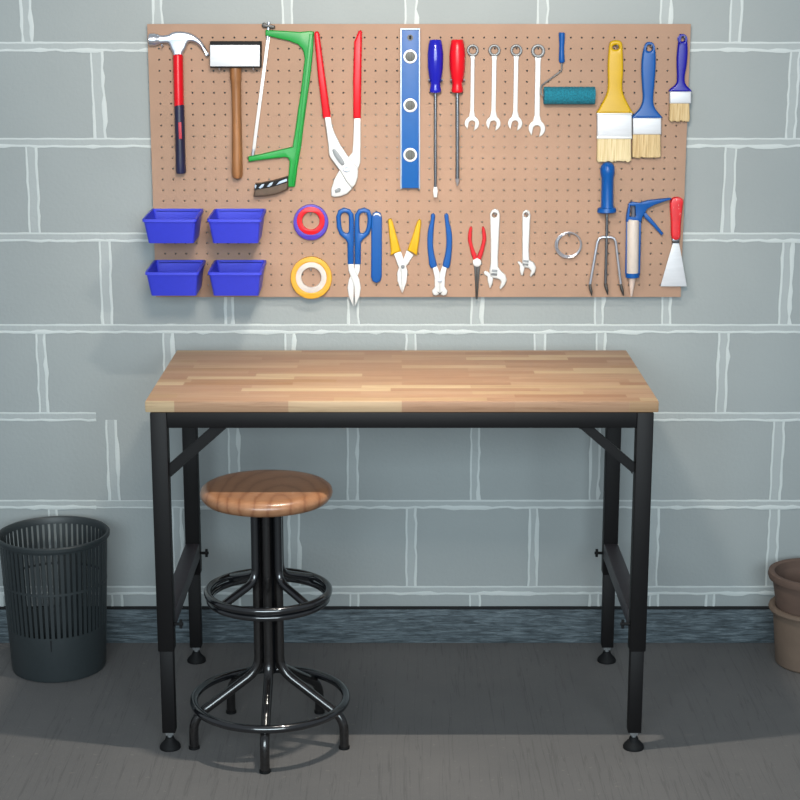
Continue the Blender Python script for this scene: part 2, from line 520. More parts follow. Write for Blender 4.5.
yk = BY+.0064
for yq in (BY, yk):
    quad((bl, yq, bb_), (x0, yq, bb_), (x0, yq, bt_), (bl, yq, bt_)); quad((x1, yq, bb_), (brr, yq, bb_), (brr, yq, bt_), (x1, yq, bt_))
    quad((x0, yq, z1_), (x1, yq, z1_), (x1, yq, bt_), (x0, yq, bt_)); quad((x0, yq, bb_), (x1, yq, bb_), (x1, yq, z0_), (x0, yq, z0_))
quad((bl, BY, bb_), (bl, BY, bt_), (bl, yk, bt_), (bl, yk, bb_)); quad((brr, BY, bb_), (brr, BY, bt_), (brr, yk, bt_), (brr, yk, bb_))
quad((bl, BY, bt_), (brr, BY, bt_), (brr, yk, bt_), (bl, yk, bt_)); quad((bl, BY, bb_), (brr, BY, bb_), (brr, yk, bb_), (bl, yk, bb_))
bmesh.ops.remove_doubles(bm, verts=bm.verts, dist=1e-5)
pbr = thing('pegboard', 'wide tan perforated hardboard panel mounted on the grey block wall', 'pegboard', (.0497, BY, bb_))
pb.build('panel', M['board'], pbr, sharp=20)
for sx in (bl+.06, 0.05, brr-.06):
    for sz in (bb_+.05, bt_-.05):
        MB().box(sx-.015, sx+.015, yk, -.0032, sz-.015, sz+.015).build('mounting_block', M['board'], pbr)


def px_of(n):                                     # metres per measured pixel on the board
    return n/369.


def T(name, label, cat, px, py, group=None):
    return thing(name, label, cat, B(px, py, YB), group)


def vrod(mb, prof, x=None, flat=1., seg=20):
    """upright round part: (x, y, radius) measured; rests against the board"""
    pts, rr = [], []
    rm = max(p[2] for p in prof)
    for x_, y_, r in prof:
        q = B(x_, y_, YB-px_of(rm)*flat)
        pts.append(q); rr.append(px_of(r))
    return mb.rod(pts, rr, seg, sq=flat)


# --- claw hammer
t = T('claw_hammer', 'steel claw hammer with red handle and dark grip at the top left', 'hammer', 179, 173)
MB().plate([(156, 34.5), (159, 35.2), (163, 35.4), (168.5, 34.5), (171, 32.8), (176, 31.8), (183, 31.8), (190, 33.5), (197, 37.5), (203, 44), (207, 52), (208.3, 56), (206.5, 55.5), (201, 48), (196, 43.3), (191, 41.8), (188.5, 42.2), (186.5, 45), (185, 49), (182.2, 53.5), (182, 56), (173.5, 56), (172.5, 53), (170.5, 49), (169, 44.7), (167, 43.2), (160, 43.5), (156, 44.5)], .026, bev=.006, smooth=True, res=3) \
    .build('head', M['steel'], t)
h = MB(); ps = [(149, 39.6, 4.8), (149.4, 39.6, 5.9), (155, 39.6, 6.1), (157, 39.6, 5.2), (160, 39.5, 4.4)]
h.rod([B(a, c, YB-.017) for a, c, r in ps], [px_of(r) for a, c, r in ps], 24)
h.build('striking_face', M['steel'], t)
vrod(MB(), [(177.8, 54.5, 4.6), (178, 56, 5), (179, 106, 4.9)], flat=1.3).build('handle', M['red'], t)
vrod(MB(), [(179.1, 105, 4.6), (179.4, 107, 4.9), (180.6, 160, 4.9), (181, 171, 5.1), (181.1, 173.2, 4.6)], flat=1.35).build('grip', M['navyblk'], t)
MB().plate([(178.1, 122.5), (181.2, 122), (182, 139), (178.9, 139)], .003, yb=YB-px_of(5.1)*2.58, bev=.001).build('grip_insert', M['crimson'], t)

# --- mallet
t = T('mallet', 'wooden-handled mallet with a pale rectangular head and black trim', 'mallet', 237, 178)
MB().plate([(209.8, 41.5), (260.6, 41.5), (260.6, 67.8), (209.8, 67.8)], .044, bev=.0015).build('head', M['rubber'], t)
MB().plate([(210.0, 45), (259.8, 45), (259.8, 66.4), (210.0, 66.4)], .003, yb=YB-.0441, bev=.001).build('head_face', M['satin'], t, 'pale brushed face')
vrod(MB(), [(235.5, 66, 5.6), (235.7, 78, 5.7), (236, 82, 5), (236.4, 95, 4.8), (236.8, 120, 4.7), (237.2, 160, 5.4), (237.4, 174, 5.6), (237.5, 177.5, 4.6), (237.5, 178.8, 2.6)], flat=1.25).build('handle', M['oak'], t)

# --- hacksaw
t = T('hacksaw', 'green framed hacksaw with a bright upright blade', 'saw', 270, 197)
MB().plate([(265.4, 30), (278, 30.6), (300, 32), (308, 31.2), (313.6, 31.5), (313, 50), (309.8, 80), (305.5, 110), (301, 146), (298, 164), (294.7, 187), (287, 187), (288, 180), (289, 168), (289.4, 161), (287.8, 158), (284.5, 157.2), (278.5, 158), (255.7, 160.8), (248.3, 162), (248.3, 156.6), (262, 154), (283.7, 149), (292.5, 147.2), (295.5, 129), (298, 110), (301, 90), (304.7, 58), (303.6, 52), (302, 48.5), (298, 44.4), (289, 41), (269.5, 36.3), (265.3, 35.6)], .016, bev=.003).build('frame', M['green'], t)
MB().plate([(309.5, 34), (312.6, 34), (304.4, 110), (294.4, 184), (291.8, 184), (300.5, 118)], .004, yb=YB-.0161, bev=.0012).build('spine_rib', M['green'], t)
MB().plate([(266.6, 37), (270, 37), (255.2, 151), (251.9, 151)], .003, yb=YB-.0065, bev=.0006).build('blade', M['white'], t)
bb = MB(); bb.rod([B(268.9, 22, YB-.008), B(267.4, 40, YB-.008)], px_of(1.5), 10); bb.build('tension_bolt', M['steel'], t)
bb = MB(); bb.rod([B(253.4, 149, YB-.008), B(252.6, 158, YB-.008)], px_of(1.5), 10); bb.build('blade_pin', M['steel'], t)
MB().plate([(261.8, 24), (264, 22.5), (267, 24.2), (271, 24.6), (274.5, 25.5), (275, 28), (272, 29), (268, 27.6), (264, 28), (262, 27)], .01, yb=YB-.003, bev=.002).build('wing_nut', M['darksteel'], t)
MB().plate([(253.6, 197), (266.2, 196.5), (276, 194.6), (281, 192.7), (287.7, 189.6), (288.2, 183), (287.6, 176.4), (273.2, 180.6), (262, 183), (255, 183.6)], .026, bev=.005).build('handle', M['brown'], t)
MB().plate([(254.4, 189.8), (263, 188.8), (273, 186.6), (287.5, 182.6), (287.4, 177), (273.2, 181), (262, 183.4), (255, 184)], .003, yb=YB-.0261, bev=.001).build('grip_insert', M['rubber'], t)
for q in ([(254.4, 187), (255.2, 184.4), (256.6, 185.6), (255.6, 188.8)], [(258.6, 187.8), (261.8, 184.4), (264.4, 184), (263, 187), (260.4, 188.6)], [(266.8, 186.6), (270, 183), (273.2, 182), (271.8, 185), (269, 187)], [(276, 185), (279.4, 181.4), (286.8, 178.6), (287.2, 181.2), (281, 183.4)]):
    MB().plate(q, .002, yb=YB-.0291, bev=.0005).build('grip_stud', M['silverline'], t)

# --- water pump pliers
t = T('water_pump_pliers', 'large slip-joint pliers with long red handles and slotted pivot', 'pliers', 345, 197)
MB().plate([(314, 34), (315.4, 31.4), (317.8, 31.2), (319.3, 33.5), (325, 76), (331, 118.5), (323, 118.5), (318, 78)], .016, yb=YB-.004, bev=.005).build('grip', M['red'], t)
MB().plate([(354, 42), (358.6, 30.8), (360.8, 30.2), (362, 31.6), (361.4, 75), (360.7, 118.5), (353.2, 118.5), (353, 80)], .016, bev=.005).build('grip', M['red'], t)
MB().plate([(354.2, 117), (360.6, 117), (360.6, 145), (360.3, 163), (358.2, 169), (353.5, 173), (346, 160), (349, 156.5), (352.2, 152.5), (353, 145)], .01, bev=.0025).build('handle_arm', M['white'], t)
MB().plate([(339.6, 170), (346.5, 181), (352.4, 188.6), (347, 194), (341, 196.4), (334.2, 197.2), (331.2, 196), (331, 189), (334, 180), (336.8, 174.5)], .014, bev=.003).build('lower_jaw', M['white'], t)
MB().plate([(324.6, 117), (330.6, 117), (332.2, 126), (334.4, 132.5), (340.4, 145), (348.2, 156.7), (357, 167), (358.2, 171), (357.8, 177.5), (355.5, 184), (352.3, 188), (346.2, 182), (340, 171), (330.2, 157.5), (328.8, 154), (328.5, 147), (326.3, 130)], .011, yb=YB-.0101, bev=.003).build('slotted_arm', M['white'], t)
MB().plate(cr([(332.2, 150.2), (334.8, 149), (337.6, 151.6), (344.6, 162.6), (341.4, 165.2), (335, 157)]), .002, yb=YB-.0211, bev=.0006).build('slot', M['grey'], t, 'grey adjustment slot')
MB().plate(circ(346.6, 168.6, 3.8), .004, yb=YB-.0211, bev=.001, holes=[circ(346.6, 168.6, 1.5)]).build('pivot', M['steel'], t)
MB().plate([(334.5, 190), (339, 187.4), (341.2, 189), (340, 192), (335.4, 193.2)], .0015, yb=YB-.0141, bev=.0003).build('jaw_teeth', M['grey'], t, 'dark grey serrated patch')

# --- spirit level
t = T('spirit_level', 'blue spirit level hung upright with three round white-rimmed vials', 'level', 410, 189)
MB().plate([(401.6, 30), (419, 30), (419, 188.2), (401.6, 188.2)], .018, bev=.001).build('body', M['blue2'], t)
for xa, xb in ((400.3, 401.8), (418.8, 420.1)):
    MB().plate([(xa, 28.2), (xb, 28.2), (xb, 189), (xa, 189)], .021, bev=.0006).build('edge_rail', M['silverline'], t, 'pale metal edge')
MB().plate([(401.7, 28.2), (418.9, 28.2), (418.9, 30), (401.7, 30)], .021, bev=.0006).build('end_cap', M['silverline'], t)
for vy in (56.6, 105.4, 155):
    v = MB().plate(circ(410.2, vy, 5.4, n=32), .0012, yb=YB-.0182, bev=.0003).build('vial', M['vial'], t)
    MB().plate(circ(410.2, vy, 7, n=40), .003, yb=YB-.0181, bev=.001, holes=[circ(410.2, vy, 4.9, n=40)]).build('vial_ring', M['white'], v)
    for o_ in (-1.3, 1.3):
        MB().plate([(410.2+o_-.2, vy-4.6), (410.2+o_+.2, vy-4.6), (410.2+o_+.2, vy+4.6), (410.2+o_-.2, vy+4.6)], .0006, yb=YB-.0195, bev=.0001).build('vial_line', M['darksteel'], v)


# --- screwdrivers
def screwdriver(cx, m, label, tip):
    t = T('screwdriver', label, 'screwdriver', cx, 197 if tip == 'flat' else 186, 'long screwdrivers beside the level')
    vrod(MB(), [(cx, 39.6, 5.2), (cx, 40.4, 5.9), (cx, 46, 7), (cx, 54, 7.8), (cx, 68, 7.6), (cx, 78, 6.2), (cx, 83, 4.9), (cx, 86, 5), (cx, 90, 5.9), (cx, 92.2, 5.4), (cx, 93, 3.5)], seg=24).build('handle', m, t)
    yk = YB-px_of(7.8)
    sm = MB()
    if tip == 'flat':
        sm.rod([B(cx, 92, yk), B(cx, 187, yk)], px_of(1.5), 12)
        sm.build('shaft', M['chrome'], t)
        f_ = MB(); f_.plate([(cx-1.5, 186), (cx+1.5, 186), (cx+2.3, 191), (cx+1.6, 197.4), (cx-1.6, 197.4), (cx-2.3, 191)], .004, yb=yk+.002, bev=.0008); f_.build('blade_tip', M['white'], t)
    else:
        sm.rod([B(cx, 92, yk), B(cx, 179, yk)], px_of(1.9), 12); sm.build('shaft', M['chrome'], t)
        f_ = MB(); f_.rod([B(cx, 178.6, yk), B(cx, 181, yk), B(cx, 186, yk)], [px_of(2.1), px_of(1.9), px_of(.5)], 12); f_.build('cross_tip', M['steel'], t)
    return t


screwdriver(435.4, M['ultra'], 'long screwdriver with a glossy blue handle, right of the level', 'flat')
screwdriver(457.3, M['red'], 'long screwdriver with a red handle beside the row of wrenches', 'cross')


def prongs(cx, label):
    m = MB(); yk = YB
    for s_ in (-1, 1):
        a = B(cx+s_*6.6, 80.5, yk)
        m.rod([a, a+Vector((0, -.03, 0)), a+Vector((0, -.036, .004))], .0024, 8)
    a = B(cx-6.6, 80.5, yk-.002); c_ = B(cx+6.6, 80.5, yk-.002); m.rod([a, c_], .0016, 8)
    tag(m.build('tool_holder', M['steel'], loc=B(cx, 80.5, YB)), label, 'hook', 'two-prong holders for the screwdrivers')


prongs(435.4, 'two-prong metal holder gripping the blue-handled screwdriver')
prongs(457.3, 'two-prong metal holder gripping the red-handled screwdriver')


# --- combination wrenches
def comb_wrench(rx, ry, ro, jx, jy, jr, sw, label):
    t = T('combination_wrench', label, 'wrench', jx, jy+jr, 'combination wrenches in a row')
    dx = (jx-rx)/(jy-ry)
    X = lambda y: rx+(y-ry)*dx
    star = [(rx+(.56*ro+(.07*ro if k % 2 else -.03*ro))*math.cos(2*PI*k/24), ry+(.56*ro+(.07*ro if k % 2 else -.03*ro))*math.sin(2*PI*k/24)) for k in range(24)]
    MB().plate(circ(rx, ry, ro, n=40), .0105, bev=.0022, holes=[star]).build('ring_end', M['grey'], t, 'ring end in grey for its dark reflections')  # dark reflections in the chrome ring put into a greyer colour
    y0, y1 = ry+ro*.86, jy-jr*.75
    MB().plate([(X(y0)-sw*1.25, y0), (X(y0)+sw*1.25, y0), (X(y0+5)+sw, y0+5), (X(y1-7)+sw, y1-7), (X(y1-2)+sw*1.5, y1-2), (X(y1)+sw*2, y1+.6), (X(y1)-sw*2, y1+.6), (X(y1-2)-sw*1.5, y1-2), (X(y1-7)-sw, y1-7), (X(y0+5)-sw, y0+5)], .0065, bev=.002).build('shank', M['white'], t)
    ja = []
    a0 = math.radians(12)
    def R(a, r): return (jx+r*math.sin(a+a0)*-1, jy+r*math.cos(a+a0))
    for k in range(25):
        a = math.radians(38+(360-76)*k/24); ja.append(R(a, jr))
    sl = .46*jr
    ins = [(-sl, .98*jr), (-sl, -.02*jr), (-sl*.7, -.3*jr), (0, -.42*jr), (sl*.7, -.3*jr), (sl, -.02*jr), (sl, .98*jr)]
    for u, v in ins:
        # u across, v along the opening (downwards)
        ja.append((jx+u*math.cos(a0)-v*math.sin(a0), jy+u*math.sin(a0)+v*math.cos(a0)))
    # order: outer goes from one lip round to the other, inner returns
    outer = ja[:25]; inner = ja[25:]
    if (Vector(outer[-1])-Vector(inner[0])).length > (Vector(outer[-1])-Vector(inner[-1])).length: inner.reverse()
    MB().plate(outer+inner, .0085, bev=.0015).build('open_end', M['white'], t)


comb_wrench(472.8, 50.4, 6.1, 472.0, 123.4, 7.2, 2.0, 'first small combination wrench of four, right of the red screwdriver')
comb_wrench(494.5, 50.4, 6.1, 493.4, 123.4, 7.2, 2.3, 'second combination wrench from the red screwdriver in the row of four')
comb_wrench(516.4, 50.4, 6.1, 515.2, 123.4, 7.2, 2.3, 'third combination wrench in the row, left of the longest one')
comb_wrench(538.2, 51.0, 6.9, 537.0, 128.6, 8.3, 2.7, 'longest combination wrench, last in the row beside the paint roller')

# --- mini paint roller
t = T('paint_roller', 'mini paint roller with blue handle, wire frame and teal sleeve', 'paint roller', 569, 104)
vrod(MB(), [(561.8, 32.4, 2.4), (561.8, 33, 3.1), (561.9, 38, 3), (561.7, 46, 2.5), (561.6, 54, 2.7), (561.7, 60, 3), (561.8, 62, 2.7), (561.8, 63, 1.6)]).build('handle', M['blue'], t)
wy = YB-.011
MB().rod([B(561.8, 62, wy), B(561.9, 68, wy), B(561.4, 70.6, wy), B(552, 77.6, wy), B(543.6, 83.6, wy), B(541.4, 86, wy-.004), B(541, 90, wy-.01), B(541.3, 94, wy-.013), B(543, 95.5, wy-.013), B(550, 95.5, wy-.013)], px_of(.75), 8).build('wire_frame', M['grey'], t)
h = MB(); c0 = YB-px_of(8.6)
ps = [(543.8, 6), (543.8, 8.3), (544.6, 8.6), (594, 8.6), (594.8, 8.3), (594.8, 6)]
h.rod([B(x, 95.6, c0) for x, r in ps], [px_of(r) for x, r in ps], 28); h.build('roller_sleeve', M['nap'], t)


# --- paint brushes
def brush(label, outline, hole, m, fer, bri, bm_, px, bands=()):
    t = T('paint_brush', label, 'paint brush', px, bri[3], 'paint brushes at the upper right')
    MB().plate(outline, .016, yb=YB-.003, bev=.0055, holes=[hole], smooth=True, res=3).build('handle', m, t)
    x0, x1, y0, y1 = fer
    MB().plate([(x0, y0), (x1, y0), (x1, y1), (x0, y1)], .0225, bev=.003).build('ferrule', M['satin'], t)
    for ya, yb_ in bands:
        MB().plate([(x0-.4, ya), (x1+.3, ya), (x1+.3, yb_), (x0-.4, yb_)], .0245, bev=.002, yb=YB+.0003).build('ferrule_band', M['white'], t)
    x0, x1, y0, y1 = bri
    n = 26; bot = []
    for i in range(n+1):
        x = x1+(x0-x1)*i/n; bot.append((x, y1+random.uniform(-1.1, .8)-(1.8 if i in (0, n) else 0)))
    mid = (x0+x1)/2
    MB().plate([(x0+.6, y0), (x1-.6, y0)]+bot, .019, yb=YB-.0015, bev=.003).build('bristles', bm_, t)


brush('wide paint brush with a yellow handle and pale bristles',
      [(610.6, 42), (614.8, 40.3), (619.6, 40.6), (622.3, 43.4), (623, 50.6), (623.4, 71), (622.6, 85), (624, 95), (631.3, 110), (632.4, 113.4), (614, 114), (597.4, 113.4), (599, 109), (606.3, 95), (608, 85), (607.9, 64), (609.3, 46.5)],
      circ(616, 47.4, 3.3, 2.3), M['yellow'], (597.3, 632.0, 113, 137.5), (597, 631.4, 137, 162), M['brist'], 615, bands=[(113, 115.2), (136, 139)])
brush('medium paint brush with a sky blue handle, between the yellow and the navy brush',
      [(645.7, 43.8), (649.8, 42), (654, 43.8), (655.7, 50.6), (656, 64.4), (654.6, 85), (653.5, 98.8), (655, 107.5), (661, 115.6), (661.7, 118.4), (647, 119), (632.8, 118.4), (633.4, 115.6), (640.2, 108), (643, 98.8), (642.3, 85), (641.6, 68.5), (642.7, 54)],
      circ(649.6, 48.2, 3.2), M['blue'], (633, 661.4, 118, 134.6), (632.4, 661, 134, 158), M['brist2'], 647)
brush('small paint brush with a deep navy handle at the right edge of the board',
      [(679.4, 36.4), (682, 34), (685.6, 34.8), (687.2, 38), (688, 50.6), (687, 64.4), (684.9, 78), (686.5, 85), (691, 89.6), (691.6, 92), (681, 92.4), (669.8, 92), (670.4, 89), (676, 84.3), (677.3, 78), (677, 57.5)],
      circ(682.8, 39, 2.5), M['navy'], (670, 691.3, 91.5, 103.6), (669.4, 690, 103, 121.5), M['brist2'], 680.5)


# --- storage bins
def tool_bin(cx, ytop, label):
    q = B(cx, ytop, YB); W2, dep, hgt = .0715, .18, .073
    t = thing('storage_bin', label, 'storage bin', (q.x, YB, q.z-hgt), 'blue storage bins on the pegboard')
    X, Z = q.x, q.z
    def loop(wr, wf, yb, yf, zb, zf):
        n = []
        for (x, y, z) in ((-wr, yb, zb), (wr, yb, zb), (wf, yf, zf), (-wf, yf, zf)): n.append(Vector((X+x, y, Z+z)))
        # rounded corners
        out = []
        for i in range(4):
            p, a, c_ = n[i], n[i-1], n[(i+1) % 4]
            r = .008
            A = p+(a-p).normalized()*r; Bq = p+(c_-p).normalized()*r
            for k in range(4):
                s_ = k/3; out.append((1-s_)**2*A+2*s_*(1-s_)*p+s_*s_*Bq)
        return out
    yb, yf = YB, YB-dep
    m = MB()
    L = [loop(W2-.013, W2-.011, yb-.001, yf+.024, -hgt, -hgt),
         loop(W2-.0035, W2-.0035, yb-.001, yf+.0035, -.008, -.0145),
         loop(W2-.0055, W2-.0055, yb-.003, yf+.0055, -.006, -.0125),
         loop(W2-.015, W2-.013, yb-.003, yf+.026, -hgt+.003, -hgt+.003)]
    m.loft(L); m.build('body', M['binblue'], t)
    r = MB()
    r.loft([loop(W2-.0035, W2-.0035, yb-.0005, yf+.0035, -.008, -.0145), loop(W2, W2, yb, yf, -.0075, -.014), loop(W2, W2, yb, yf, -.0005, -.007),
            loop(W2-.001, W2-.001, yb-.0005, yf+.001, 0, -.0065), loop(W2-.0055, W2-.0055, yb-.003, yf+.0055, 0, -.0065), loop(W2-.0055, W2-.0055, yb-.003, yf+.0055, -.0078, -.0142)], False, False)
    r.build('rim', M['binblue'], t)


tool_bin(177.6, 208.6, 'open blue plastic storage bin, upper left of the four')
tool_bin(240.2, 208.6, 'open blue plastic storage bin, upper right of the four')
tool_bin(180.0, 259.8, 'open blue plastic storage bin, lower left of the four')
tool_bin(240.6, 259.8, 'open blue plastic storage bin, lower right of the four')

# --- rolls of tape
t = T('tape_roll', 'small purple and red roll of tape above the yellow one', 'tape', 310.8, 240)
MB().plate(circ(310.8, 222.4, 17.4, 17.8, n=56), .012, bev=.0015, holes=[circ(310.8, 221.4, 13, n=48)]).build('tape', M['tapep'], t)
MB().plate(circ(310.8, 220.9, 14.0, n=56), .014, yb=YB, bev=.0015, holes=[circ(310.8, 221, 8.9, n=40)]).build('core', M['red'], t, 'red inner ring')
t = T('tape_roll', 'large yellow roll of tape with a white core, below the purple one', 'tape', 311.2, 298)
MB().plate(circ(311.2, 278, 20.6, 21, n=64), .014, bev=.0015, holes=[circ(311.2, 277.6, 15.4, n=48)]).build('tape', M['tapey'], t)
MB().plate(circ(311.2, 277.6, 15.6, n=56), .013, bev=.0015, holes=[circ(311.2, 277.6, 10, n=48)]).build('core', M['tapew'], t, 'white card core')


# --- blue handled shears
def mir(pts, c): return [(2*c-x, y) for x, y in pts][::-1]


t = T('tin_snips', 'scissor-like tin snips with blue loop handles and white blades', 'snips', 354, 306)
ol = [(353.7, 264.5), (347.6, 264.5), (347.4, 243), (345.8, 240), (339.6, 234.6), (336.8, 227.5), (336.2, 216.5), (338.4, 210.5), (343.8, 207.8), (350, 209.6), (353.4, 214.6), (353.9, 225)]
ho = cr([(341, 215.4), (344.4, 212.7), (348, 214.4), (348.9, 218.5), (348.7, 231), (346.4, 233.4), (343, 231.4), (341.2, 224.8)])
ax = 354.15
MB().plate(ol, .013, bev=.004, holes=[ho]).build('handle', M['blue'], t)
MB().plate(mir(ol, ax), .013, bev=.004, holes=[mir(ho, ax)]).build('handle', M['blue'], t)
bl_ = [(348.2, 263.5), (353.6, 263.5), (353.8, 268), (359.4, 279.4), (360.8, 288), (359.6, 296.3), (354.9, 306.3), (354.3, 286), (351, 277), (348.5, 270.6)]
MB().plate(mir(bl_, ax), .005, yb=YB-.001, bev=.001).build('blade', M['white'], t)
MB().plate(bl_, .005, yb=YB-.0061, bev=.001).build('blade', M['white'], t)

t = T('tool_sheath', 'flat rounded blue plastic strip hanging beside the blue-handled tin snips', 'sheath', 376.5, 283)
MB().plate([(371.4+.0, 217.5), (373, 213.2), (376.6, 211.6), (380.4, 213.2), (382, 217.5), (381.9, 250), (381.7, 277), (380.2, 281.4), (376.4, 283.2), (372.6, 281.4), (371, 277), (371.2, 250)], .011, bev=.003).build('body', M['blue'], t)
MB().plate([(373.4, 215), (375.2, 213.2), (378.4, 213.2), (380.8, 215.4), (380.4, 217), (378.4, 215), (375.4, 214.8), (373.6, 216.2)], .0012, yb=YB-.0111, bev=.0003).build('end_mark', M['white'], t, 'white arc at the top')  # thin white arc along the rounded upper end

# --- yellow snips
t = T('tin_snips', 'small tin snips with two short yellow handles spread in a V', 'snips', 402, 293)
MB().plate([(388, 220.4), (389.6, 218.7), (391.4, 219), (392.4, 221), (396.5, 236), (401, 251.6), (395, 253.4), (390.4, 256), (390.8, 250), (389.8, 240.6)], .014, yb=YB-.002, bev=.004).build('grip', M['yellowd'], t)
MB().plate([(417, 222), (419.2, 219.4), (421, 220.4), (421.2, 223), (419.3, 240), (416.8, 256), (412, 252.4), (407.4, 250.6), (412, 238)], .014, bev=.004).build('grip', M['yellowd'], t)
MB().plate([(407, 250), (413.4, 255.3), (407.6, 264.4), (404, 268), (402.2, 280), (401.8, 293), (397.5, 281), (397.2, 272.7), (398.7, 268), (402.8, 260.8)], .005, yb=YB-.001, bev=.001).build('blade', M['white'], t)
MB().plate([(394, 254), (400.4, 250.4), (404.6, 262), (407.6, 271.5), (406.6, 282.2), (402.4, 293.4), (401.6, 280), (401.3, 271.5), (398.5, 266.8)], .005, yb=YB-.0061, bev=.001).build('blade', M['white'], t)
MB().plate(circ(402.8, 266.8, 1.9), .003, yb=YB-.0111, bev=.0008).build('pivot', M['grey'], t)

# --- end nippers
t = T('end_nippers', 'end-cutting nippers with curved blue handles', 'pliers', 439.7, 296)
hl = [(431, 215.4), (433, 213.6), (435, 215.4), (434.6, 220), (433.7, 228.8), (433, 243), (434.3, 254.9), (436.8, 265.4), (434, 267.6), (430.8, 268), (429, 262), (427.4, 244.2), (428, 231), (430.7, 220.6)]
ax = 439.75
MB().plate(hl, .015, yb=YB, bev=.003, smooth=True).build('grip', M['blue'], t)
MB().plate(mir(hl, ax), .015, yb=YB, bev=.003, smooth=True).build('grip', M['blue'], t)
hf = [(432.4, 266), (436.4, 264.8), (439.75, 273), (439.75, 294), (436, 295.6), (433.2, 294.6), (432, 291), (434.9, 287.2), (434.6, 277.4)]
MB().plate(hf, .011, yb=YB-.002, bev=.001).build('jaw', M['white'], t)
MB().plate(mir(hf, ax), .011, yb=YB-.002, bev=.001).build('jaw', M['white'], t)
MB().plate([(436.8, 291.4), (439.75, 293), (442.6, 291.4), (440, 295)], .0015, yb=YB-.0131, bev=.0003).build('cutting_edge', M['darksteel'], t, 'dark notch between the jaws')
MB().plate(circ(439.75, 281, 2.2), .002, yb=YB-.0131, bev=.0005).build('pivot', M['steel'], t)

# --- needle nose pliers
t = T('needle_nose_pliers', 'small needle-nose pliers with red handles and thin dark jaws', 'pliers', 477, 299)
hl = [(470.5, 227), (472.1, 227.6), (471.8, 234), (471.8, 240.5), (473.6, 248), (476.7, 256), (476.7, 259), (473, 259), (468.8, 243.7), (468, 237.5), (469, 230.6)]
ax = 477.1
MB().plate(hl, .012, yb=YB, bev=.003, smooth=True).build('grip', M['redd'], t)
MB().plate(mir(hl, ax), .012, yb=YB, bev=.003, smooth=True).build('grip', M['redd'], t)
MB().plate(circ(477.1, 262.6, 4.3, n=32), .012, yb=YB-.0005, bev=.002).build('joint', M['white'], t)
for s_ in (-1, 1):
    MB().plate([(477.0+s_*.15, 266), (477.0+s_*2.9, 265.4), (476.9+s_*2, 280), (476.6+s_*.9, 299), (476.5+s_*.15, 299.6)][::s_], .008, yb=YB-.002, bev=.0005).build('jaw', M['darksteel'], t)


# --- adjustable wrenches
def adj(label, body, jaw, screw, hole, px, py):
    t = T('adjustable_wrench', label, 'wrench', px, py, 'adjustable wrenches')
    MB().plate(body, .011, bev=.003, holes=[hole]).build('body', M['white'], t)
    MB().plate(jaw, .008, yb=YB-.001, bev=.0015).build('movable_jaw', M['white'], t)
    x0, y0, x1, y1 = screw
    sl = .12*(x1-x0)
    s_ = MB().plate([(x0+.6, y0), (x1, y0+sl), (x1-.6, y1), (x0-.4, y1-sl)], .0025, yb=YB-.0111, bev=.0006).build('thumb_screw', M['grey'], t)
    k = (y1-y0)
    MB().plate([(x0+.2, y0+k*.4), (x1-.2, y0+k*.5), (x1-.3, y0+k*.64), (x0, y0+k*.54)], .001, yb=YB-.0136, bev=.0002).build('screw_thread', M['white'], s_)


adj('larger adjustable wrench, right of the red needle-nose pliers',
    [(490, 214), (491.9, 210.4), (495, 208.7), (498.7, 210.6), (500, 214.5), (499.8, 222), (498, 258), (498.2, 267), (501, 271), (505.6, 275), (506.9, 280), (505, 285), (500.6, 289.8), (499.4, 288), (501.2, 282.5), (500, 280), (496.9, 278.7), (493, 278), (490, 276.4), (489.3, 271), (490.6, 264), (490.6, 238)],
    [(483.7, 272.4), (485.5, 270.8), (487.8, 272), (493.4, 276.6), (492.7, 282.5), (490.8, 287.6), (489.4, 287.6), (487.7, 281), (487.5, 276.6), (484.4, 274.6)],
    (491.3, 269.3, 497.6, 275.8), circ(494.6, 215.2, 2.5), 495, 290)
adj('smaller adjustable wrench, left of the wire coil',
    [(522.3, 215), (523.2, 211.8), (526.3, 209.8), (529.6, 211.6), (530.6, 215), (530.2, 222), (529, 250), (529.4, 260), (533.7, 262.5), (536.2, 267.5), (535, 272.5), (530.8, 277.3), (529.8, 275.6), (531.2, 271.2), (528.7, 268.2), (525, 267.7), (522.4, 265.6), (522.3, 258)],
    [(517.5, 262.3), (519.2, 261.4), (521.4, 263), (524.6, 267), (524, 271), (522.5, 275.8), (521, 275), (519.8, 270), (520, 266)],
    (523, 260, 528.8, 265.8), circ(526.2, 215, 2.2), 527, 277)

# --- coil of wire
m = MB()
for (dx, dy, r, k) in ((0, 0, 12.7, 0), (.5, .4, 12.2, 1), (-.5, .3, 12.9, 2), (.2, -.4, 11.9, 3)):
    c_ = B(568.7+dx, 244.8+dy, YB-.0019-.004*(k % 3)); m.torus(c_, px_of(r), .0022, axis='y', n=56, seg=8)
tag(m.build('wire_coil', M['steel'], loc=B(568.7, 244.8, YB)), 'round coil of silver wire right of the small adjustable wrench', 'wire')

